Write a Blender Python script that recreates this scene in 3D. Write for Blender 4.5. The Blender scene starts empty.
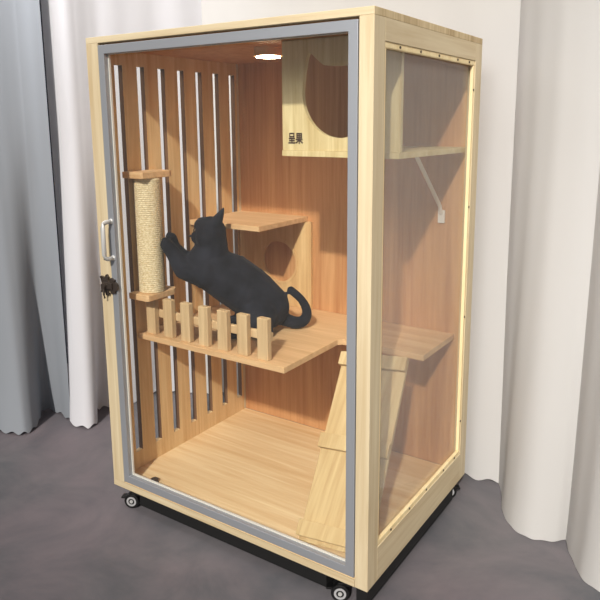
import bpy, bmesh, math, random
from mathutils import Vector, Matrix
random.seed(7)
PI = math.pi
C = bpy.context.scene.collection
ZB = 0.075                       # cabinet underside above the floor
W, D, H = 0.9388, 0.6796, 1.4    # cabinet outer size

def lin(r, g, b):
    f = lambda c: (c/255/12.92) if c/255 <= .04045 else ((c/255+.055)/1.055)**2.4
    return (f(r), f(g), f(b), 1)

# ------------------------------------------------------------------ materials
def newmat(name):
    m = bpy.data.materials.new(name); m.use_nodes = True
    nt = m.node_tree; b = nt.nodes['Principled BSDF']
    return m, nt, b

def N(nt, t, **kw):
    n = nt.nodes.new(t)
    for k, v in kw.items():
        if k in n.inputs: n.inputs[k].default_value = v
        else: setattr(n, k, v)
    return n

def plain(name, col, rough=.5, metal=0.0, **kw):
    m, nt, b = newmat(name)
    b.inputs['Base Color'].default_value = col
    b.inputs['Roughness'].default_value = rough
    b.inputs['Metallic'].default_value = metal
    for k, v in kw.items(): b.inputs[k].default_value = v
    return m

def wood(name, light, dark, axis='Z', seed=0, rough=.5, plank=0.0, plank_axis='X', contrast=1.0, tilt=0.0):
    m, nt, b = newmat(name)
    L = nt.links
    tc = N(nt, 'ShaderNodeTexCoord')
    pre = N(nt, 'ShaderNodeMapping'); pre.inputs['Rotation'].default_value = (tilt, 0, 0)
    L.new(tc.outputs['Object'], pre.inputs['Vector'])
    mp = N(nt, 'ShaderNodeMapping')
    ai = 'XYZ'.index(axis)
    mp.inputs['Scale'].default_value = [1.6 if i == ai else 26 for i in range(3)]
    mp.inputs['Location'].default_value = (seed*3.1, seed*1.7, seed*2.3)
    L.new(pre.outputs[0], mp.inputs['Vector'])
    n1 = N(nt, 'ShaderNodeTexNoise', Scale=1.3, Detail=5.0, Roughness=.6, Distortion=.6)
    L.new(mp.outputs['Vector'], n1.inputs['Vector'])
    mp2 = N(nt, 'ShaderNodeMapping')
    mp2.inputs['Scale'].default_value = [3 if i == ai else 150 for i in range(3)]
    L.new(pre.outputs[0], mp2.inputs['Vector'])
    n2 = N(nt, 'ShaderNodeTexNoise', Scale=1.0, Detail=3.0)
    L.new(mp2.outputs['Vector'], n2.inputs['Vector'])
    mx = N(nt, 'ShaderNodeMath', operation='MULTIPLY_ADD')
    mx.inputs[1].default_value = .35
    L.new(n2.outputs['Fac'], mx.inputs[0]); L.new(n1.outputs['Fac'], mx.inputs[2])
    fac = mx.outputs[0]
    if plank > 0:
        sp = N(nt, 'ShaderNodeSeparateXYZ'); L.new(tc.outputs['Object'], sp.inputs[0])
        dv = N(nt, 'ShaderNodeMath', operation='DIVIDE'); dv.inputs[1].default_value = plank
        L.new(sp.outputs[plank_axis], dv.inputs[0])
        fl = N(nt, 'ShaderNodeMath', operation='FLOOR'); L.new(dv.outputs[0], fl.inputs[0])
        wn = N(nt, 'ShaderNodeTexWhiteNoise', noise_dimensions='1D'); L.new(fl.outputs[0], wn.inputs['W'])
        ad = N(nt, 'ShaderNodeMath', operation='MULTIPLY_ADD'); ad.inputs[1].default_value = .16
        L.new(wn.outputs['Value'], ad.inputs[0]); L.new(fac, ad.inputs[2])
        sb = N(nt, 'ShaderNodeMath', operation='SUBTRACT'); sb.inputs[1].default_value = .08
        L.new(ad.outputs[0], sb.inputs[0]); fac = sb.outputs[0]
    cr = N(nt, 'ShaderNodeValToRGB')
    cr.color_ramp.elements[0].position = .68 - .25*contrast; cr.color_ramp.elements[0].color = light
    cr.color_ramp.elements[1].position = .68 + .25*contrast; cr.color_ramp.elements[1].color = dark
    L.new(fac, cr.inputs['Fac']); L.new(cr.outputs['Color'], b.inputs['Base Color'])
    b.inputs['Roughness'].default_value = rough
    b.inputs['Specular IOR Level'].default_value = .3
    bp = N(nt, 'ShaderNodeBump', Strength=.06, Distance=.002)
    L.new(fac, bp.inputs['Height']); L.new(bp.outputs['Normal'], b.inputs['Normal'])
    return m

def glass(name, base, edge, haze, hazecol):
    m = bpy.data.materials.new(name); m.use_nodes = True
    nt = m.node_tree; nt.nodes.clear(); L = nt.links
    out = N(nt, 'ShaderNodeOutputMaterial')
    tr = N(nt, 'ShaderNodeBsdfTransparent', Color=(.98, .985, .98, 1))
    gl = N(nt, 'ShaderNodeBsdfGlossy', Roughness=.03)
    df = N(nt, 'ShaderNodeBsdfDiffuse', Color=hazecol)
    lw = N(nt, 'ShaderNodeLayerWeight', Blend=.5)
    pw = N(nt, 'ShaderNodeMath', operation='POWER'); pw.inputs[1].default_value = 4
    L.new(lw.outputs['Facing'], pw.inputs[0])
    ma = N(nt, 'ShaderNodeMath', operation='MULTIPLY_ADD'); ma.inputs[1].default_value = edge; ma.inputs[2].default_value = base
    L.new(pw.outputs[0], ma.inputs[0])
    m1 = N(nt, 'ShaderNodeMixShader', Fac=haze); L.new(tr.outputs[0], m1.inputs[1]); L.new(df.outputs[0], m1.inputs[2])
    m2 = N(nt, 'ShaderNodeMixShader'); L.new(ma.outputs[0], m2.inputs['Fac'])
    L.new(m1.outputs[0], m2.inputs[1]); L.new(gl.outputs[0], m2.inputs[2])
    L.new(m2.outputs[0], out.inputs['Surface'])
    return m

def cloth(name, col, transl=.3, var=.04):
    m = bpy.data.materials.new(name); m.use_nodes = True
    nt = m.node_tree; nt.nodes.clear(); L = nt.links
    out = N(nt, 'ShaderNodeOutputMaterial')
    tc = N(nt, 'ShaderNodeTexCoord')
    mp = N(nt, 'ShaderNodeMapping'); mp.inputs['Scale'].default_value = (6, 6, .8)
    L.new(tc.outputs['Object'], mp.inputs['Vector'])
    ns = N(nt, 'ShaderNodeTexNoise', Scale=1.0, Detail=3.0); L.new(mp.outputs[0], ns.inputs['Vector'])
    cr = N(nt, 'ShaderNodeValToRGB')
    cr.color_ramp.elements[0].position = .3; cr.color_ramp.elements[1].position = .7
    cr.color_ramp.elements[0].color = [c*(1-var*2) for c in col[:3]]+[1]; cr.color_ramp.elements[1].color = [min(.95, c*(1+var)) for c in col[:3]]+[1]
    L.new(ns.outputs['Fac'], cr.inputs['Fac'])
    df = N(nt, 'ShaderNodeBsdfDiffuse'); tl = N(nt, 'ShaderNodeBsdfTranslucent')
    L.new(cr.outputs[0], df.inputs['Color']); L.new(cr.outputs[0], tl.inputs['Color'])
    wv = N(nt, 'ShaderNodeTexNoise', Scale=260.0, Detail=1.0); L.new(tc.outputs['Object'], wv.inputs['Vector'])
    bp = N(nt, 'ShaderNodeBump', Strength=.08, Distance=.002); L.new(wv.outputs['Fac'], bp.inputs['Height'])
    L.new(bp.outputs[0], df.inputs['Normal'])
    mx = N(nt, 'ShaderNodeMixShader', Fac=transl)
    L.new(df.outputs[0], mx.inputs[1]); L.new(tl.outputs[0], mx.inputs[2]); L.new(mx.outputs[0], out.inputs['Surface'])
    return m

PINE_L, PINE_D = lin(217, 202, 170), lin(192, 170, 133)
INN_L, INN_D = lin(236, 206, 156), lin(206, 162, 106)
BACK_L, BACK_D = lin(206, 156, 106), lin(170, 114, 68)
M = {}
M['pine_z'] = wood('pine_vertical', PINE_L, PINE_D, 'Z', 1)
M['pine_y'] = wood('pine_along_depth', PINE_L, PINE_D, 'Y', 2)
M['pine_x'] = wood('pine_along_width', PINE_L, PINE_D, 'X', 3)
M['pine_end'] = wood('pine_end_grain', lin(216, 196, 156), lin(172, 146, 106), 'Z', 4, contrast=.8, plank=.03, plank_axis='Y')
M['bead'] = wood('pale_beading', lin(245, 226, 182), lin(226, 200, 148), 'Z', 5)
M['slat'] = wood('warm_slat_wood', INN_L, INN_D, 'Z', 6)
M['inner_floor'] = wood('joined_pine_floor', lin(246, 220, 174), lin(222, 180, 126), 'X', 7, plank=.085, plank_axis='Y')
M['slat_edge'] = wood('dark_slat_edge_wood', lin(128, 92, 62), lin(88, 58, 36), 'Z', 14)
M['back'] = wood('back_board_wood', BACK_L, BACK_D, 'Z', 8, plank=.1, plank_axis='X')
M['board_x'] = wood('shelf_wood_x', lin(232, 194, 146), lin(200, 156, 108), 'X', 9)
M['nest'] = wood('pale_ply', lin(226, 192, 138), lin(196, 152, 98), 'Z', 10)
M['picket'] = wood('picket_wood', lin(222, 194, 150), lin(184, 150, 108), 'Z', 11)
M['house'] = wood('cat_house_wood', lin(228, 210, 160), lin(196, 170, 116), 'Z', 12, contrast=.8)
M['ramp'] = wood('ramp_wood', lin(218, 194, 146), lin(184, 150, 100), 'Z', 13, tilt=.66)
M['alu'] = plain('grey_aluminium', lin(158, 161, 167), .45, .4)
M['alu_lip'] = plain('pale_seal', lin(226, 222, 214), .5)
M['chrome'] = plain('brushed_steel', lin(205, 205, 203), .38, .35)
M['bronze'] = plain('dark_bronze', lin(84, 74, 68), .42, .6)
M['black'] = plain('black_plastic', lin(14, 14, 15), .4)
M['baseblack'] = plain('black_base', lin(9, 9, 10), .7)
M['wheelring'] = plain('grey_hub', lin(190, 190, 192), .35, .3)
M['screw'] = plain('dark_screw', lin(70, 58, 45), .5, .4)
M['ink'] = plain('dark_brown_print', lin(62, 40, 22), .8)
M['glass'] = glass('door_glass', .012, .25, .012, (.8, .8, .8, 1))
M['sideglass'] = glass('side_acrylic', .03, .35, .10, (.85, .8, .74, 1))
M['curtain'] = cloth('white_curtain_cloth', lin(208, 206, 204), .25, .012)
M['curtain_l'] = cloth('cool_white_curtain_cloth', lin(224, 224, 230), .25, .012)
M['curtain_g'] = cloth('grey_curtain_cloth', lin(150, 155, 163), .15, .03)
M['wall_dark'] = plain('dark_navy_wall', lin(38, 42, 54), .8)
M['wall_white'] = plain('white_wall', lin(225, 222, 218), .8)

# sisal
m, nt, b = newmat('sisal_rope'); L = nt.links
tc = N(nt, 'ShaderNodeTexCoord'); mp = N(nt, 'ShaderNodeMapping'); mp.inputs['Scale'].default_value = (160, 160, 320)
L.new(tc.outputs['Object'], mp.inputs['Vector'])
ns = N(nt, 'ShaderNodeTexNoise', Scale=1.0, Detail=3.0); L.new(mp.outputs[0], ns.inputs['Vector'])
cr = N(nt, 'ShaderNodeValToRGB'); cr.color_ramp.elements[0].position = .3; cr.color_ramp.elements[1].position = .7
cr.color_ramp.elements[0].color = lin(196, 172, 128); cr.color_ramp.elements[1].color = lin(240, 226, 190)
L.new(ns.outputs['Fac'], cr.inputs[0]); L.new(cr.outputs[0], b.inputs['Base Color']); b.inputs['Roughness'].default_value = .9
M['sisal'] = m

# concrete floor
m, nt, b = newmat('grey_concrete'); L = nt.links
tc = N(nt, 'ShaderNodeTexCoord')
n1 = N(nt, 'ShaderNodeTexNoise', Scale=3.2, Detail=6.0, Roughness=.62, Distortion=.5); L.new(tc.outputs['Object'], n1.inputs['Vector'])
cr = N(nt, 'ShaderNodeValToRGB'); cr.color_ramp.elements[0].position = .32; cr.color_ramp.elements[1].position = .68
cr.color_ramp.elements[0].color = lin(88, 90, 94); cr.color_ramp.elements[1].color = lin(118, 113, 116)
L.new(n1.outputs['Fac'], cr.inputs[0])
n2 = N(nt, 'ShaderNodeTexNoise', Scale=1.4, Detail=3.0); L.new(tc.outputs['Object'], n2.inputs['Vector'])
cr2 = N(nt, 'ShaderNodeValToRGB'); cr2.color_ramp.elements[0].position = .42; cr2.color_ramp.elements[1].position = .62
cr2.color_ramp.elements[0].color = (1, 1, 1, 1); cr2.color_ramp.elements[1].color = (1.0, .92, .95, 1)
L.new(n2.outputs['Fac'], cr2.inputs[0])
mx = N(nt, 'ShaderNodeMix', data_type='RGBA', blend_type='MULTIPLY'); mx.inputs['Factor'].default_value = 1
L.new(cr.outputs[0], mx.inputs['A']); L.new(cr2.outputs[0], mx.inputs['B']); L.new(mx.outputs['Result'], b.inputs['Base Color'])
b.inputs['Roughness'].default_value = .62; b.inputs['Specular IOR Level'].default_value = .3
bp = N(nt, 'ShaderNodeBump', Strength=.15, Distance=.004); L.new(n1.outputs['Fac'], bp.inputs['Height']); L.new(bp.outputs[0], b.inputs['Normal'])
M['concrete'] = m

# cat fur
m, nt, b = newmat('blue_grey_fur'); L = nt.links
tc = N(nt, 'ShaderNodeTexCoord')
mp = N(nt, 'ShaderNodeMapping'); mp.inputs['Scale'].default_value = (520, 520, 140); mp.inputs['Rotation'].default_value = (0, .7, .6)
L.new(tc.outputs['Object'], mp.inputs['Vector'])
n1 = N(nt, 'ShaderNodeTexNoise', Scale=1.0, Detail=4.0, Roughness=.7); L.new(mp.outputs[0], n1.inputs['Vector'])
n2 = N(nt, 'ShaderNodeTexNoise', Scale=14.0, Detail=3.0); L.new(tc.outputs['Object'], n2.inputs['Vector'])
ad = N(nt, 'ShaderNodeMath', operation='MULTIPLY_ADD'); ad.inputs[1].default_value = .5
L.new(n1.outputs['Fac'], ad.inputs[0]); L.new(n2.outputs['Fac'], ad.inputs[2])
cr = N(nt, 'ShaderNodeValToRGB'); cr.color_ramp.elements[0].position = .5; cr.color_ramp.elements[1].position = 1.0
cr.color_ramp.elements[0].color = lin(13, 14, 19); cr.color_ramp.elements[1].color = lin(38, 40, 49)
L.new(ad.outputs[0], cr.inputs[0]); L.new(cr.outputs[0], b.inputs['Base Color'])
b.inputs['Roughness'].default_value = .85; b.inputs['Specular IOR Level'].default_value = .15
b.inputs['Sheen Weight'].default_value = .03; b.inputs['Sheen Roughness'].default_value = .5
bp = N(nt, 'ShaderNodeBump', Strength=.18, Distance=.003); L.new(n1.outputs['Fac'], bp.inputs['Height']); L.new(bp.outputs[0], b.inputs['Normal'])
M['fur'] = m
M['eye'] = plain('amber_eye', lin(70, 48, 22), .15)
M['nose'] = plain('dark_nose', lin(40, 34, 36), .4)
M['earin'] = plain('inner_ear', lin(78, 62, 60), .8)

m, nt, b = newmat('lamp_diffuser')
b.inputs['Emission Color'].default_value = (1, .76, .52, 1); b.inputs['Emission Strength'].default_value = 46
M['lampglow'] = m

# ------------------------------------------------------------------ object helpers
ORG = {}
def tag(o, label=None, cat=None, group=None, kind=None):
    if label: o['label'] = label
    if cat: o['category'] = cat
    if group: o['group'] = group
    if kind: o['kind'] = kind
    return o

def thing(name, label, cat, base, group=None):
    o = bpy.data.objects.new(name, None); C.objects.link(o)
    o.empty_display_size = .05
    o.location = (base[0], base[1], base[2]+ZB); ORG[o.name] = Vector(base)
    return tag(o, label, cat, group)

def part(name, bm, mat, parent=None, base=None, smooth=False, bevel=0, label=None, seg=2):
    """bm is in cabinet coordinates (z=0 at the cabinet underside)."""
    org = ORG[parent.name] if parent else Vector(base if base else (0, 0, 0))
    bmesh.ops.translate(bm, verts=bm.verts, vec=-org)
    bmesh.ops.recalc_face_normals(bm, faces=bm.faces)
    me = bpy.data.meshes.new(name); bm.to_mesh(me); bm.free()
    mats = mat if isinstance(mat, (list, tuple)) else [mat]
    for k in mats: me.materials.append(M[k])
    o = bpy.data.objects.new(name, me); C.objects.link(o)
    if smooth:
        for p in me.polygons: p.use_smooth = True
    if parent: o.parent = parent
    else: o.location = (org[0], org[1], org[2]+ZB)
    ORG[o.name] = org
    if bevel:
        bv = o.modifiers.new('bevel', 'BEVEL'); bv.width = bevel; bv.segments = seg; bv.limit_method = 'ANGLE'
    if label: o['label'] = label
    return o

def box(bm, x0, x1, y0, y1, z0, z1, mi=0):
    vs = [bm.verts.new((x, y, z)) for x in (x0, x1) for y in (y0, y1) for z in (z0, z1)]
    fs = [(0, 1, 3, 2), (4, 6, 7, 5), (0, 4, 5, 1), (2, 3, 7, 6), (0, 2, 6, 4), (1, 5, 7, 3)]
    for f in fs:
        fc = bm.faces.new([vs[i] for i in f]); fc.material_index = mi
    return vs

def B(*a):
    bm = bmesh.new(); box(bm, *a); return bm

def prism(bm, pts, axis, a, b):
    """polygon pts (2-D) extruded between a and b along axis"""
    def p3(p, t):
        return {'x': (t, p[0], p[1]), 'y': (p[0], t, p[1]), 'z': (p[0], p[1], t)}[axis]
    A = [bm.verts.new(p3(p, a)) for p in pts]; Bv = [bm.verts.new(p3(p, b)) for p in pts]
    bm.faces.new(A); bm.faces.new(Bv[::-1])
    n = len(pts)
    for i in range(n): bm.faces.new([A[i], A[(i+1) % n], Bv[(i+1) % n], Bv[i]])

def holed(bm, outer, inner, axis, a, b):
    """plate with one hole: outer, inner loops as 2-D points"""
    def p3(p, t):
        return {'x': (t, p[0], p[1]), 'y': (p[0], t, p[1])}[axis]
    def loop(pts, t):
        vs = [bm.verts.new(p3(p, t)) for p in pts]
        es = [bm.edges.new((vs[i], vs[(i+1) % len(vs)])) for i in range(len(vs))]
        return vs, es
    rims = []
    for t in (a, b):
        ov, oe = loop(outer, t); iv, ie = loop(inner, t)
        bmesh.ops.triangle_fill(bm, use_beauty=True, use_dissolve=False, edges=oe+ie)
        rims.append((ov, iv))
    for k in (0, 1):
        A, Bv = rims[0][k], rims[1][k]; n = len(A)
        for i in range(n): bm.faces.new([A[i], A[(i+1) % n], Bv[(i+1) % n], Bv[i]])

def cyl(bm, c, r, h, axis='Z', seg=32, r2=None):
    rot = {'Z': Matrix(), 'X': Matrix.Rotation(PI/2, 4, 'Y'), 'Y': Matrix.Rotation(PI/2, 4, 'X')}[axis]
    bmesh.ops.create_cone(bm, cap_ends=True, segments=seg, radius1=r, radius2=r if r2 is None else r2, depth=h,
                          matrix=Matrix.Translation(c) @ rot)

def tube(bm, pts, r, seg=10, caps=True):
    P = [Vector(p) for p in pts]; rings = []
    ref = Vector((0, 0, 1))
    for i, p in enumerate(P):
        d = (P[min(i+1, len(P)-1)] - P[max(i-1, 0)]).normalized()
        if abs(d.dot(ref)) > .95: u = d.cross(Vector((1, 0, 0))).normalized()
        else: u = d.cross(ref).normalized()
        v = d.cross(u)
        rr = r[i] if isinstance(r, (list, tuple)) else r
        rings.append([bm.verts.new(p + (u*math.cos(2*PI*k/seg) + v*math.sin(2*PI*k/seg))*rr) for k in range(seg)])
    for a, b_ in zip(rings, rings[1:]):
        for k in range(seg): bm.faces.new([a[k], a[(k+1) % seg], b_[(k+1) % seg], b_[k]])
    if caps: bm.faces.new(rings[0]); bm.faces.new(rings[-1][::-1])

def lathe(bm, c, prof, seg=32):
    rings = []
    for r, z in prof:
        rings.append([bm.verts.new((c[0]+r*math.cos(2*PI*k/seg), c[1]+r*math.sin(2*PI*k/seg), z)) for k in range(seg)])
    for a, b_ in zip(rings, rings[1:]):
        for k in range(seg): bm.faces.new([a[k], a[(k+1) % seg], b_[(k+1) % seg], b_[k]])
    bm.faces.new(rings[0][::-1]); bm.faces.new(rings[-1])

def catmull(P, n):
    P = [Vector(p) for p in P]; out = []
    Q = [P[0]*2-P[1]] + P + [P[-1]*2-P[-2]]
    for i in range(len(P)-1):
        a, b_, c, d = Q[i:i+4]
        for k in range(n):
            t = k/n
            out.append(.5*((2*b_)+(c-a)*t+(2*a-5*b_+4*c-d)*t*t+(3*b_-a-3*c+d)*t**3))
    out.append(P[-1]); return out

# ------------------------------------------------------------------ setting
bm = bmesh.new(); box(bm, -4, 5, -5, 3, -ZB-.05, -ZB)
tag(part('floor', bm, 'concrete'), kind='structure')
bm = bmesh.new(); box(bm, -4, 5, 1.45, 1.5, -ZB, 3)
tag(part('wall_back', bm, 'wall_white'), kind='structure')
bm = bmesh.new(); box(bm, -1.35, -1.25, -.9, 1.45, -ZB, 3)
tag(part('wall_left', bm, 'wall_dark'), kind='structure')

def curtain(name, label, path, mat, top=2.5, n=12, flat=.85, ripple=.0025, seed=0, hem=.012):
    """hanging cloth: path of folds at the floor, folds ease off with height"""
    rnd = random.Random(seed)
    P = catmull(path, n)
    S = P[:]
    for _ in range(2500):
        S = [S[0]] + [(S[i-1]+S[i]*2+S[i+1])/4 for i in range(1, len(S)-1)] + [S[-1]]
    rows = 26; bm = bmesh.new(); grid = []
    ph = rnd.random()*6
    for j in range(rows+1):
        t = j/rows; zz = -ZB+.004 + (top+ZB)*t
        row = []
        for i, p in enumerate(P):
            k = flat*min(1, t*2.2)**.7
            q = p*(1-k)+S[i]*k
            w = ripple*math.sin(i*.37+ph+t*1.3)*(1-.3*t)
            dz = hem*(.5+.5*math.sin(i*.7+ph))*(1-t)**8
            d = (P[min(i+1, len(P)-1)]-P[max(i-1, 0)]); nx, ny = -d.y, d.x
            ln = math.hypot(nx, ny) or 1
            row.append(bm.verts.new((q.x+nx/ln*w, q.y+ny/ln*w, zz+dz)))
        grid.append(row)
    for a, b_ in zip(grid, grid[1:]):
        for i in range(len(a)-1): bm.faces.new([a[i], a[i+1], b_[i+1], b_[i]])
    c = path[len(path)//2]
    o = part(name, bm, mat, base=(c[0], c[1], -ZB), smooth=True)
    return tag(o, label, 'curtain')

curtain('curtain', 'grey sheer curtain panel hanging at the far left edge',
        [(-.86, .10, 0), (-.79, .095, 0), (-.715, .121, 0), (-.70, .17, 0), (-.765, .25, 0), (-.835, .32, 0), (-.74, .33, 0), (-.64, .31, 0)], 'curtain_g', seed=1, flat=.95, ripple=.0015)
curtain('curtain', 'bright white curtain panel between the grey curtain and the slatted cabinet side',
        [(-.70, .36, 0), (-.63, .30, 0), (-.53, .302, 0), (-.545, .37, 0), (-.635, .438, 0), (-.62, .49, 0), (-.56, .60, 0), (-.56, .72, 0), (-.44, .80, 0), (-.36, .90, 0)], 'curtain_l', seed=2, flat=.85)
curtain('curtain', 'long white curtain hanging behind the back of the wooden cabinet',
        [(-.5, .92, 0), (-.36, .84, 0), (-.22, .90, 0), (-.06, .83, 0), (.1, .89, 0), (.26, .82, 0), (.42, .88, 0), (.58, .82, 0), (.74, .86, 0), (.9, .79, 0), (1.014, .80, 0), (1.1, .86, 0)], 'curtain', seed=3, flat=.85)
curtain('curtain', 'white curtain panel with a rounded hem nearest the cabinet on the right',
        [(1.0, .835, 0), (1.04, .76, 0), (1.075, .66, 0), (1.125, .58, 0), (1.195, .549, 0), (1.26, .575, 0), (1.31, .62, 0), (1.38, .60, 0)], 'curtain', seed=4, hem=.003, flat=.95, ripple=.001)
curtain('curtain', 'white curtain panel sweeping forward at the far right edge',
        [(1.265, .66, 0), (1.285, .60, 0), (1.32, .52, 0), (1.365, .445, 0), (1.43, .415, 0), (1.5, .47, 0), (1.58, .42, 0), (1.66, .3, 0), (1.74, .36, 0), (1.85, .2, 0)], 'curtain', seed=5, hem=.003, flat=.85, ripple=.001)

# ------------------------------------------------------------------ cabinet
cab = thing('cat_cabinet', 'tall pine cat cabinet on black casters with a framed glass door', 'cat cabinet', (W/2, D/2, 0))
FL = .02      # top of the inner floor
bm = B(0, W, 0, D, 1.3825, H)
for f in bm.faces:
    if abs(f.calc_center_median().x-W) < 1e-4: f.material_index = 1
part('top_panel', bm, ['pine_x', 'pine_end'], cab, bevel=.0012)
part('bottom_panel', B(.0005, W-.0225, .004, D-.021, .0005, FL), 'inner_floor', cab, bevel=.001)
part('bottom_rail', B(0, W-.0375, 0, .0035, 0, .0195), 'pine_x', cab)
part('corner_post', B(0, .05, 0, .045, FL, 1.3825), 'pine_z', cab, bevel=.0012)
part('corner_post', B(W-.037, W, 0, .052, 0, 1.3825), 'pine_z', cab, bevel=.0012)
part('corner_post', B(W-.022, W, .628, D, 0, 1.3825), 'pine_z', cab, bevel=.0012)
part('corner_post', B(0, .02, .648, D, FL, 1.3825), 'pine_z', cab, bevel=.0012)
part('side_rail', B(W-.022, W, .052, .628, 1.333, 1.3825), 'pine_y', cab, bevel=.001)
part('side_rail', B(W-.022, W, .052, .628, 0, .095), 'pine_y', cab, bevel=.001)
part('back_panel', B(.02, W-.022, .66, D, FL, 1.3825), 'back', cab)
# slatted left side: one board with seven slots
bm = bmesh.new()
ys = [.045] + sum([[.082+.0875*k, .112+.0875*k] for k in range(7)], []) + [.66]
box(bm, .001, .019, ys[0], ys[-1], 1.331, 1.3825); box(bm, .001, .019, ys[0], ys[-1], FL, .08)
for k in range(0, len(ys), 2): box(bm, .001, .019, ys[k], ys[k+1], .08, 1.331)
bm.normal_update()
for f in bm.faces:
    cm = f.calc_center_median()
    if abs(f.normal.y) > .9 and .05 < cm.y < .65 and .08 < cm.z < 1.33: f.material_index = 1  # slot sides take a darker wood tone than the slat faces
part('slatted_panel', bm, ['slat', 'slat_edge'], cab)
part('roof_lining', B(.02, W-.022, .024, .66, 1.372, 1.3825), 'back', cab)
# side window
part('side_pane', B(W-.017, W-.013, .053, .627, .096, 1.332), 'sideglass', cab)
bx0, bx1 = W-.0125, W-.002
for i, (y0, y1, z0, z1) in enumerate(((.052, .628, 1.319, 1.333), (.052, .628, .095, .109), (.616, .628, .109, 1.319), (.052, .062, .109, 1.319))):
    bd = part('beading', B(bx0, bx1, y0, y1, z0, z1), 'bead', cab, bevel=.002)
    pts = [(y, (z0+z1)/2) for y in (.13, .245, .36, .49, .58)] if i < 2 else ([((y0+y1)/2, z) for z in (1.25, .905, .56, .212)] if i == 2 else [])
    for y, z in pts:
        sb = bmesh.new(); cyl(sb, (bx1+.0006, y, z), .0032, .0024, 'X', 12)
        part('screw', sb, 'screw', bd)
# door
bm = bmesh.new(); x0, x1, z0, z1, fw = .052, .900, .0265, 1.376, .0245
holed(bm, [(x0, z0), (x1, z0), (x1, z1), (x0, z1)], [(x0+fw, z0+fw), (x1-fw, z0+fw), (x1-fw, z1-fw), (x0+fw, z1-fw)], 'y', -.002, .02)
door = part('door', bm, 'alu', cab, bevel=.0012)
part('door_pane', B(x0+fw-.002, x1-fw+.002, .008, .012, z0+fw-.002, z1-fw+.002), 'glass', door)
bm = bmesh.new(); g = .005
holed(bm, [(x0+fw, z0+fw), (x1-fw, z0+fw), (x1-fw, z1-fw), (x0+fw, z1-fw)],
      [(x0+fw+g*.7, z0+fw+g*.7), (x1-fw-g*.3, z0+fw+g*.7), (x1-fw-g*.4, z1-fw-g*.2), (x0+fw+g*.7, z1-fw-g*.2)], 'y', .0125, .0185)
part('door_seal', bm, 'alu_lip', door)
bm = bmesh.new()
hp = [(.066, 0, .872), (.066, -.022, .872), (.066, -.031, .868), (.066, -.035, .858), (.066, -.035, .775), (.066, -.031, .765), (.066, -.022, .761), (.066, 0, .761)]
tube(bm, hp, .0068, 12)
for z in (.872, .761): cyl(bm, (.066, -.0035, z), .0085, .004, 'Y', 16)
part('handle', bm, 'chrome', door, smooth=True, label='pale metal D-shaped door handle')
# ornate hasp on the left
bm = bmesh.new()
out = []
for k in range(40):
    a = 2*PI*k/40; r = .021+.0045*math.cos(5*a+.4)
    out.append((.031+r*.85*math.cos(a), .668+r*1.2*math.sin(a)))
prism(bm, out, 'y', -.005, 0)
out = []
for k in range(30):
    a = 2*PI*k/30; r = .015+.003*math.cos(3*a)
    out.append((.062+r*math.cos(a), .668+r*1.3*math.sin(a)))
prism(bm, out, 'y', -.007, -.002)
box(bm, .026, .062, -.012, -.004, .660, .676)
for (x, z) in ((.018, .688), (.018, .650), (.044, .690), (.044, .646), (.068, .684), (.068, .652)): cyl(bm, (x, -.006, z), .003, .006, 'Y', 10)
cyl(bm, (.036, -.014, .668), .0075, .010, 'Y', 16); tube(bm, [(.036, -.016, .664), (.038, -.018, .645), (.036, -.014, .635)], .003, 8)
bmesh.ops.transform(bm, matrix=Matrix.Translation((.043, 0, .674)) @ Matrix.Diagonal((1.18, 1.1, 1.18, 1)) @ Matrix.Translation((-.046, 0, -.668)), verts=bm.verts)
part('latch', bm, 'bronze', cab, label='dark ornate metal hasp', bevel=.0006)
bm = bmesh.new(); prism(bm, [(.118+.0, .05), (.142, .05), (.142, .058), (.137, .066), (.123, .066), (.118, .058)], 'z', FL, FL+.012)
part('magnetic_catch', bm, 'bronze', cab)
bm = bmesh.new()
nx0, nx1, ny = .105, .10, .072
prism(bm, [(nx0, .012), (W-.128, .012), (W-.128, ny), (W-.038, ny), (W-.038, .012), (W-.006, .012), (W-.006, D-.09), (W-.10, D-.09), (W-.10, D-.004), (.105, D-.004), (.105, D-.09), (.02, D-.09), (.02, ny), (nx0, ny)], 'z', -.047, 0)
part('base_board', bm, 'baseblack', cab)
def caster(x, y, ang):
    R = Matrix.Translation((x, y, -.004)) @ Matrix.Rotation(ang, 4, 'Z') @ Matrix.Scale(.946, 4)
    def tr(b): bmesh.ops.transform(b, matrix=R, verts=b.verts); return b
    b = bmesh.new(); box(b, -.024, .024, -.021, .021, -.0035, 0); cyl(b, (0, 0, -.012), .013, .018, 'Z', 20)
    prism(b, [(-.018, -.02), (.02, -.02), (.034, -.036), (.036, -.052), (.026, -.05), (.012, -.034), (-.012, -.03)], 'y', -.013, .013)
    box(b, .030, .054, -.012, .012, -.044, -.038)      # brake pedal
    c = part('caster', tr(b), 'black', cab, bevel=.001)
    for s in (-1, 1):
        b = bmesh.new(); cyl(b, (.014, s*.0125, -.049), .026, .013, 'Y', 28)
        w = part('wheel', tr(b), 'black', c, smooth=False, bevel=.002)
        b = bmesh.new(); holed(b, [(.014+.017*math.cos(t*PI/12), -.049+.017*math.sin(t*PI/12)) for t in range(24)],
                               [(.014+.011*math.cos(t*PI/12), -.049+.011*math.sin(t*PI/12)) for t in range(24)], 'y', s*.0188, s*.0205)
        part('hub_ring', tr(b), 'wheelring', c)
        b = bmesh.new(); cyl(b, (.014, s*.0195, -.049), .006, .003, 'Y', 16)
        part('axle_cap', tr(b), 'chrome', c)
for (x, y, a) in ((.066, .036, math.radians(205)), (W-.083, .036, math.radians(205)), (W-.052, D-.045, .6), (.06, D-.045, 2.4)): caster(x, y, a)

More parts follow.
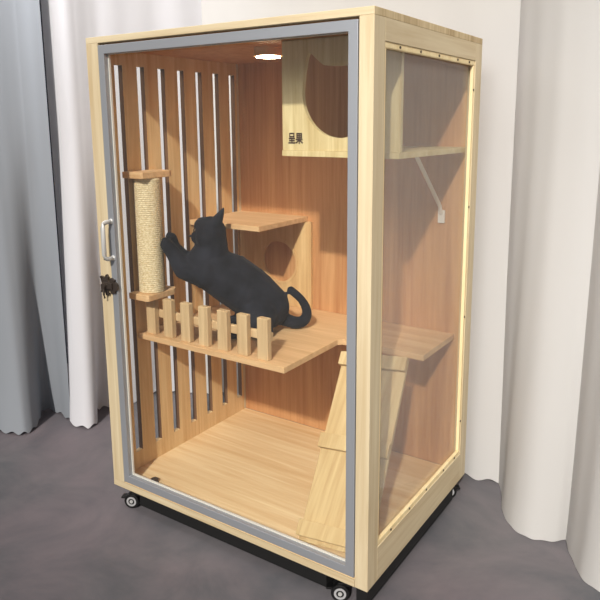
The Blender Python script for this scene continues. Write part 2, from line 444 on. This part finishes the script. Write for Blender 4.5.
# ------------------------------------------------------------------ cat platform with picket fence
PZ = .487
plat = thing('cat_platform', 'pine cat platform with a picket fence along its front edge', 'platform', (.3, .4, PZ-.018))
bm = bmesh.new()
prism(bm, [(.02, .117), (.606, .117), (.606, .405), (.618, .418), (.892, .418), (.892, .659), (.02, .659)], 'z', PZ-.018, PZ)
part('board', bm, 'board_x', plat, bevel=.0012)
for k in range(7):
    xl = .048 + k*.0755
    part('picket', B(xl, xl+.038, .131, .151, PZ, PZ+.125), 'picket', plat, bevel=.0025)
bm = bmesh.new(); box(bm, .055, .537, .1515, .164, PZ+.052, PZ+.080)
part('fence_rail', bm, 'picket', plat, bevel=.005, seg=3)

# ------------------------------------------------------------------ step shelf with holed panel under it
st = thing('step_shelf', 'small rectangular step shelf in the back left corner behind the cat', 'shelf', (.18, .52, .81))
part('board', B(.02, .326, .375, .659, .810, .828), 'board_x', st, bevel=.0015)
bm = bmesh.new(); hc = (.207, .652); hr = .078
holed(bm, [(.021, PZ+.001), (.349, PZ+.001), (.349, .8095), (.021, .8095)], [(hc[0]+hr*math.cos(t*PI/24), hc[1]+hr*math.sin(t*PI/24)) for t in range(48)], 'y', .645, .6595)
part('holed_panel', bm, 'nest', st)
bm = bmesh.new()
holed(bm, [(hc[0]+(hr+.007)*math.cos(t*PI/24), hc[1]+(hr+.007)*math.sin(t*PI/24)) for t in range(48)], [(hc[0]+(hr-.002)*math.cos(t*PI/24), hc[1]+(hr-.002)*math.sin(t*PI/24)) for t in range(48)], 'y', .6425, .645)
part('hole_rim', bm, 'nest', st)

# ------------------------------------------------------------------ scratching post
sp = thing('scratching_post', 'sisal-wrapped scratching post between two small boards by the slats', 'scratching post', (.068, .148, .61))
for z in (.610, .994):
    bm = bmesh.new(); prism(bm, [(.02, .088), (.098, .088), (.106, .094), (.106, .205), (.092, .226), (.02, .226)], 'z', z-.002, z+.018)
    part('end_board', bm, 'board_x', sp, bevel=.002)
prof = []; z = .6285; R0 = .0415; pit = .0062
n = int((.9935-.6285)/pit)
for i in range(n):
    for q in (0, .25, .5, .75):
        prof.append((R0-.0024+.0026*math.sin(q*PI), .6285+(i+q)*pit))
prof.append((R0-.002, .9935))
bm = bmesh.new(); lathe(bm, (.065, .147), prof, 40)
part('sisal_column', bm, 'sisal', sp, smooth=True)

# ------------------------------------------------------------------ cat house
HX0, HX1, HY, HZ0, HZ1 = .560, .914, .188, 1.068, 1.371
ho = thing('cat_house', 'box bed high on the right with a cat-head shaped opening', 'cat house', ((HX0+HX1)/2, .42, HZ0))
cx, cz, r = .740, 1.232, .114
op = []
a0, a1 = math.radians(172), math.radians(368)
for k in range(41):
    a = a0+(a1-a0)*k/40; op.append((cx+r*math.cos(a), cz+r*math.sin(a)))
ear_r = [(.849, 1.285), (.840, 1.325), (.834, 1.337), (.826, 1.334), (.808, 1.318), (.788, 1.303)]
op += ear_r + [(.762, 1.300), (.740, 1.2995), (.718, 1.300)] + [(2*cx-x, z) for x, z in ear_r[::-1]]
bm = bmesh.new(); holed(bm, [(HX0, HZ0+.016), (HX1, HZ0+.016), (HX1, HZ1), (HX0, HZ1)], op, 'y', HY, HY+.013)
part('front_panel', bm, 'house', ho)
part('side_panel', B(HX0, HX0+.013, HY+.0132, .659, HZ0+.016, HZ1), 'back', ho)
part('bottom_board', B(HX0, HX1, HY-.004, .659, HZ0, HZ0+.0155), 'house', ho, bevel=.001)
bm = bmesh.new(); tube(bm, [(.835, .46, HZ0-.006), (.835, .475, HZ0-.02), (.837, .64, .90), (.837, .652, .875)], .006, 8)
box(bm, .826, .848, .653, .659, .845, .885); box(bm, .820, .850, .42, .50, HZ0-.005, HZ0)
part('bracket', bm, 'alu_lip', ho, label='thin pale diagonal support bracket')
# printed mark
fc = bpy.data.curves.new('mark', 'FONT'); fc.body = '呈果'; fc.size = .036; fc.extrude = .0003; fc.offset = .0011
fo = bpy.data.objects.new('mark_tmp', fc); C.objects.link(fo)
bpy.context.view_layer.update()
me = bpy.data.meshes.new_from_object(fo.evaluated_get(bpy.context.evaluated_depsgraph_get()))
bpy.data.objects.remove(fo)
bm = bmesh.new(); bm.from_mesh(me)
xs = [v.co.x for v in bm.verts]; ysv = [v.co.y for v in bm.verts]
tx0, tx1, tz0, tz1 = .5795, .6275, 1.101, 1.131
for v in bm.verts:
    u = (v.co.x-min(xs))/(max(xs)-min(xs)); w = (v.co.y-min(ysv))/(max(ysv)-min(ysv))
    v.co = Vector((tx0+u*(tx1-tx0), HY-.0006-v.co.z, tz0+w*(tz1-tz0)))
part('printed_mark', bm, 'ink', ho, label='dark printed two-character mark')

# ------------------------------------------------------------------ ramp
def ramp():
    t = thing('cat_ramp', 'sloping pine ramp with cross cleats leaning on the right of the platform', 'ramp', (.8, .2, FL))
    P0 = Vector((.800, .058, FL+.014)); P1 = Vector((.742, .403, .462))      # foot and head, centre line
    up = (P1-P0); Lr = up.length; up.normalize()
    side = Vector((1, 0, 0)); side = (side - up*side.dot(up)).normalized()
    nrm = side.cross(up).normalized()
    if nrm.y > 0: nrm = -nrm
    hw = .106
    def slab(s0, s1, w, n0, n1):
        b = bmesh.new(); vs = box(b, -w, w, s0, s1, n0, n1)
        for v in b.verts: v.co = P0 + side*v.co.x + up*v.co.y + nrm*v.co.z
        return b
    part('plank', slab(0, Lr, hw, -.012, 0), 'ramp', t, bevel=.001)
    for s in (.012, .255, Lr-.044):
        part('cleat', slab(s, s+.042, hw+.003, 0.0002, .019), 'ramp', t, bevel=.0015)
ramp()

# ------------------------------------------------------------------ ceiling lamp
la = thing('puck_light', 'round wooden puck light glowing under the cabinet ceiling', 'light', (.425, .30, 1.345))
bm = bmesh.new(); cyl(bm, (.431, .30, 1.360), .042, .0235, 'Z', 40)
part('housing', bm, 'board_x', la)
bm = bmesh.new(); cyl(bm, (.431, .30, 1.3465), .035, .0035, 'Z', 40)
part('diffuser', bm, 'lampglow', la)

# ------------------------------------------------------------------ cat
e = Vector((.8, .6, 0)); nc = Vector((.6, -.8, 0)); zz = Vector((0, 0, 1))
def blob(bm, c, r, sub=2, scl=None):
    mtx = Matrix.Translation(c)
    if scl: mtx = mtx @ scl
    bmesh.ops.create_icosphere(bm, subdivisions=sub, radius=r, matrix=mtx)
def chain(bm, pts):
    for (p, r), (q, s) in zip(pts, pts[1:]):
        p, q = Vector(p), Vector(q); n = max(2, int((q-p).length/(.3*min(r, s)))+1)
        for k in range(n+1):
            t = k/n; blob(bm, p.lerp(q, t), r+(s-r)*t)
def V(p, lat=0.0): return Vector(p)+nc*lat
def cat():
    root = thing('cat', 'dark grey short-haired cat reaching a paw up to the scratching post', 'cat', (.35, .36, PZ))
    bm = bmesh.new()
    # trunk: rump, belly, ribcage, chest, neck
    chain(bm, [((.358, .369, .567), .077), ((.312, .336, .618), .085), ((.268, .302, .660), .085), ((.222, .268, .692), .074), ((.196, .248, .708), .064), ((.218, .265, .755), .056), ((.221, .267, .80), .047)])
    blob(bm, V((.340, .352, .556), .045), .064); blob(bm, V((.340, .352, .556), -.045), .064)     # haunches
    blob(bm, V((.205, .255, .690), .03), .055); blob(bm, V((.205, .255, .690), -.03), .055)       # shoulders
    h0 = len(bm.verts)
    # head: broad and round, turned a little away from the viewer
    blob(bm, (.212, .2625, .818), .051, 3)
    blob(bm, V((.204, .256, .804), .022), .036); blob(bm, V((.200, .256, .804), -.028), .036)    # cheeks
    chain(bm, [((.196, .252, .808), .037), ((.176, .245, .801), .025)])
    blob(bm, V((.172, .242, .796), .010), .0145); blob(bm, V((.170, .244, .796), -.012), .0145)   # whisker pads
    blob(bm, (.178, .246, .785), .013)                                                            # chin
    blob(bm, (.194, .251, .836), .032)                                                            # brow
    # ears: tapering, leaning slightly back
    for lat, s in ((.024, 1.0), (-.028, 1.0)):
        pb = V((.226, .271, .846), lat); pt = V((.249, .289, .896), lat*1.15)
        for k in range(9):
            t = k/8; c = pb.lerp(pt, t); rr = .025*(1-t)**.85+.0026
            blob(bm, c, 1, 2, Matrix(((rr*.8, 0, 0, 0), (0, rr*.8, 0, 0), (0, 0, rr*.55, 0), (0, 0, 0, 1))))
    for v in list(bm.verts)[h0:]: v.co += e*.004 - zz*.002
    # forelegs up on the post
    chain(bm, [(V((.190, .243, .692), .028), .046), (V((.150, .212, .702), .020), .036), ((.135, .180, .750), .0255), ((.122, .163, .782), .0215)])
    chain(bm, [(V((.190, .243, .700), -.03), .040), (V((.142, .206, .722), -.04), .030), ((.110, .205, .765), .022), ((.105, .200, .795), .020)])
    for base, dr in (((.121, .162, .786), Vector((-.55, .0, .80))), ((.105, .200, .799), Vector((-.45, -.35, .80)))):
        sd = dr.cross(Vector((1, 1, 0))).normalized()
        for k in (-1.5, -.5, .5, 1.5):
            c0 = Vector(base)+sd*k*.0085; chain(bm, [(c0, .0098), (c0+dr*(.013-.002*abs(k)), .0082)])
    # hind legs folded on the platform
    for lat in (.075, -.06):
        chain(bm, [(V((.345, .350, .545), lat*.8), .050), (V((.300, .318, .525), lat), .034), (V((.36, .362, .510), lat), .024), (V((.30, .317, .507), lat+.004), .0195), (V((.262, .288, .506), lat+.006), .0185)])
        for k in (-1.2, -.4, .4, 1.2):
            c0 = V((.258, .285, .500), lat+.006+k*.010); chain(bm, [(c0, .011), (c0-e*.012, .0095)])
    # tail curling up behind
    tp = catmull([(.395, .398, .525), (.432, .428, .508), (.456, .445, .519), (.461, .448, .550), (.447, .437, .588), (.420, .417, .620)], 6)
    chain(bm, [(p, .0235-.0095*min(1, i/len(tp)*1.3)) for i, p in enumerate(tp)])
    me = bpy.data.meshes.new('cat_raw'); bm.to_mesh(me); bm.free()
    tmp = bpy.data.objects.new('cat_raw', me); C.objects.link(tmp)
    rm = tmp.modifiers.new('r', 'REMESH'); rm.mode = 'VOXEL'; rm.voxel_size = .0042
    sm = tmp.modifiers.new('s', 'SMOOTH'); sm.factor = .5; sm.iterations = 6
    bpy.context.view_layer.update()
    me2 = bpy.data.meshes.new_from_object(tmp.evaluated_get(bpy.context.evaluated_depsgraph_get()))
    bpy.data.objects.remove(tmp)
    bm = bmesh.new(); bm.from_mesh(me2)
    part('body', bm, 'fur', root, smooth=True)
    for lat in (.018, -.022):
        b = bmesh.new(); blob(b, V((.1767, .2409, .824), lat-.002), .0085)
        part('eye', b, 'eye', root, smooth=True)
    b = bmesh.new(); blob(b, (.1557, .2359, .802), 1, 2, Matrix(((.005, 0, 0, 0), (0, .006, 0, 0), (0, 0, .004, 0), (0, 0, 0, 1))))
    part('nose', b, 'nose', root, smooth=True)
cat()

# ------------------------------------------------------------------ light
w = bpy.data.worlds.new('World'); bpy.context.scene.world = w; w.use_nodes = True
bg = w.node_tree.nodes['Background']; bg.inputs[0].default_value = (1.0, .985, .96, 1); bg.inputs[1].default_value = .27
def light(name, typ, loc, target, energy, col, **kw):
    l = bpy.data.lights.new(name, typ); l.energy = energy; l.color = col
    for k, v in kw.items(): setattr(l, k, v)
    o = bpy.data.objects.new(name, l); C.objects.link(o); o.location = loc
    o.rotation_euler = (Vector(target)-Vector(loc)).to_track_quat('-Z', 'Y').to_euler(); return o
sd = Vector((-.39, 1, -.77))
light('key_light', 'SUN', Vector((.5, 0, 1))-sd*3, (.5, 0, 1), 3.35, (1, .95, .87), angle=math.radians(2))
light('right_curtain_fill', 'AREA', (1.3, -1.8, 2.4), (1.3, .5, .9), 7, (1, .98, .96), size=1.2, spread=math.radians(60))  # added fill without a lamp in the room, softens the right curtain folds

light('left_curtain_fill', 'AREA', (-.65, -.25, 2.5), (-.5, .7, 1.3), 9, (1, .98, .97), size=.7, spread=math.radians(100))  # added fill from above, brightens the left curtain behind the slots
light('back_curtain_fill', 'AREA', (.3, .1, 2.6), (.4, .85, 1.3), 1.0, (1, .97, .93), size=.6)  # unseen weak fill that lifts the back curtain, no lamp hangs there

# ------------------------------------------------------------------ camera
f, yaw, pitch, roll = 660.08, -.5805, -.1854, -.0042
F = Vector((math.sin(yaw)*math.cos(pitch), math.cos(yaw)*math.cos(pitch), math.sin(pitch)))
r = F.cross(Vector((0, 0, 1))).normalized(); u = r.cross(F)
R_ = r*math.cos(roll)+u*math.sin(roll); U_ = -r*math.sin(roll)+u*math.cos(roll)
cd = bpy.data.cameras.new('camera'); cam = bpy.data.objects.new('camera', cd); C.objects.link(cam)
mt = Matrix((R_, U_, -F)).transposed().to_4x4(); mt.translation = Vector((1.6309, -1.2982, 1.1542+ZB))
cam.matrix_world = mt
cd.sensor_width = 36; cd.lens = f/600*36; cd.shift_x = -12.6/600; cd.shift_y = -52.26/600; cd.clip_start = .05
bpy.context.scene.camera = cam
vs = bpy.context.scene.view_settings
vs.view_transform = 'Standard'; vs.look = 'None'; vs.exposure = 0; vs.gamma = 1
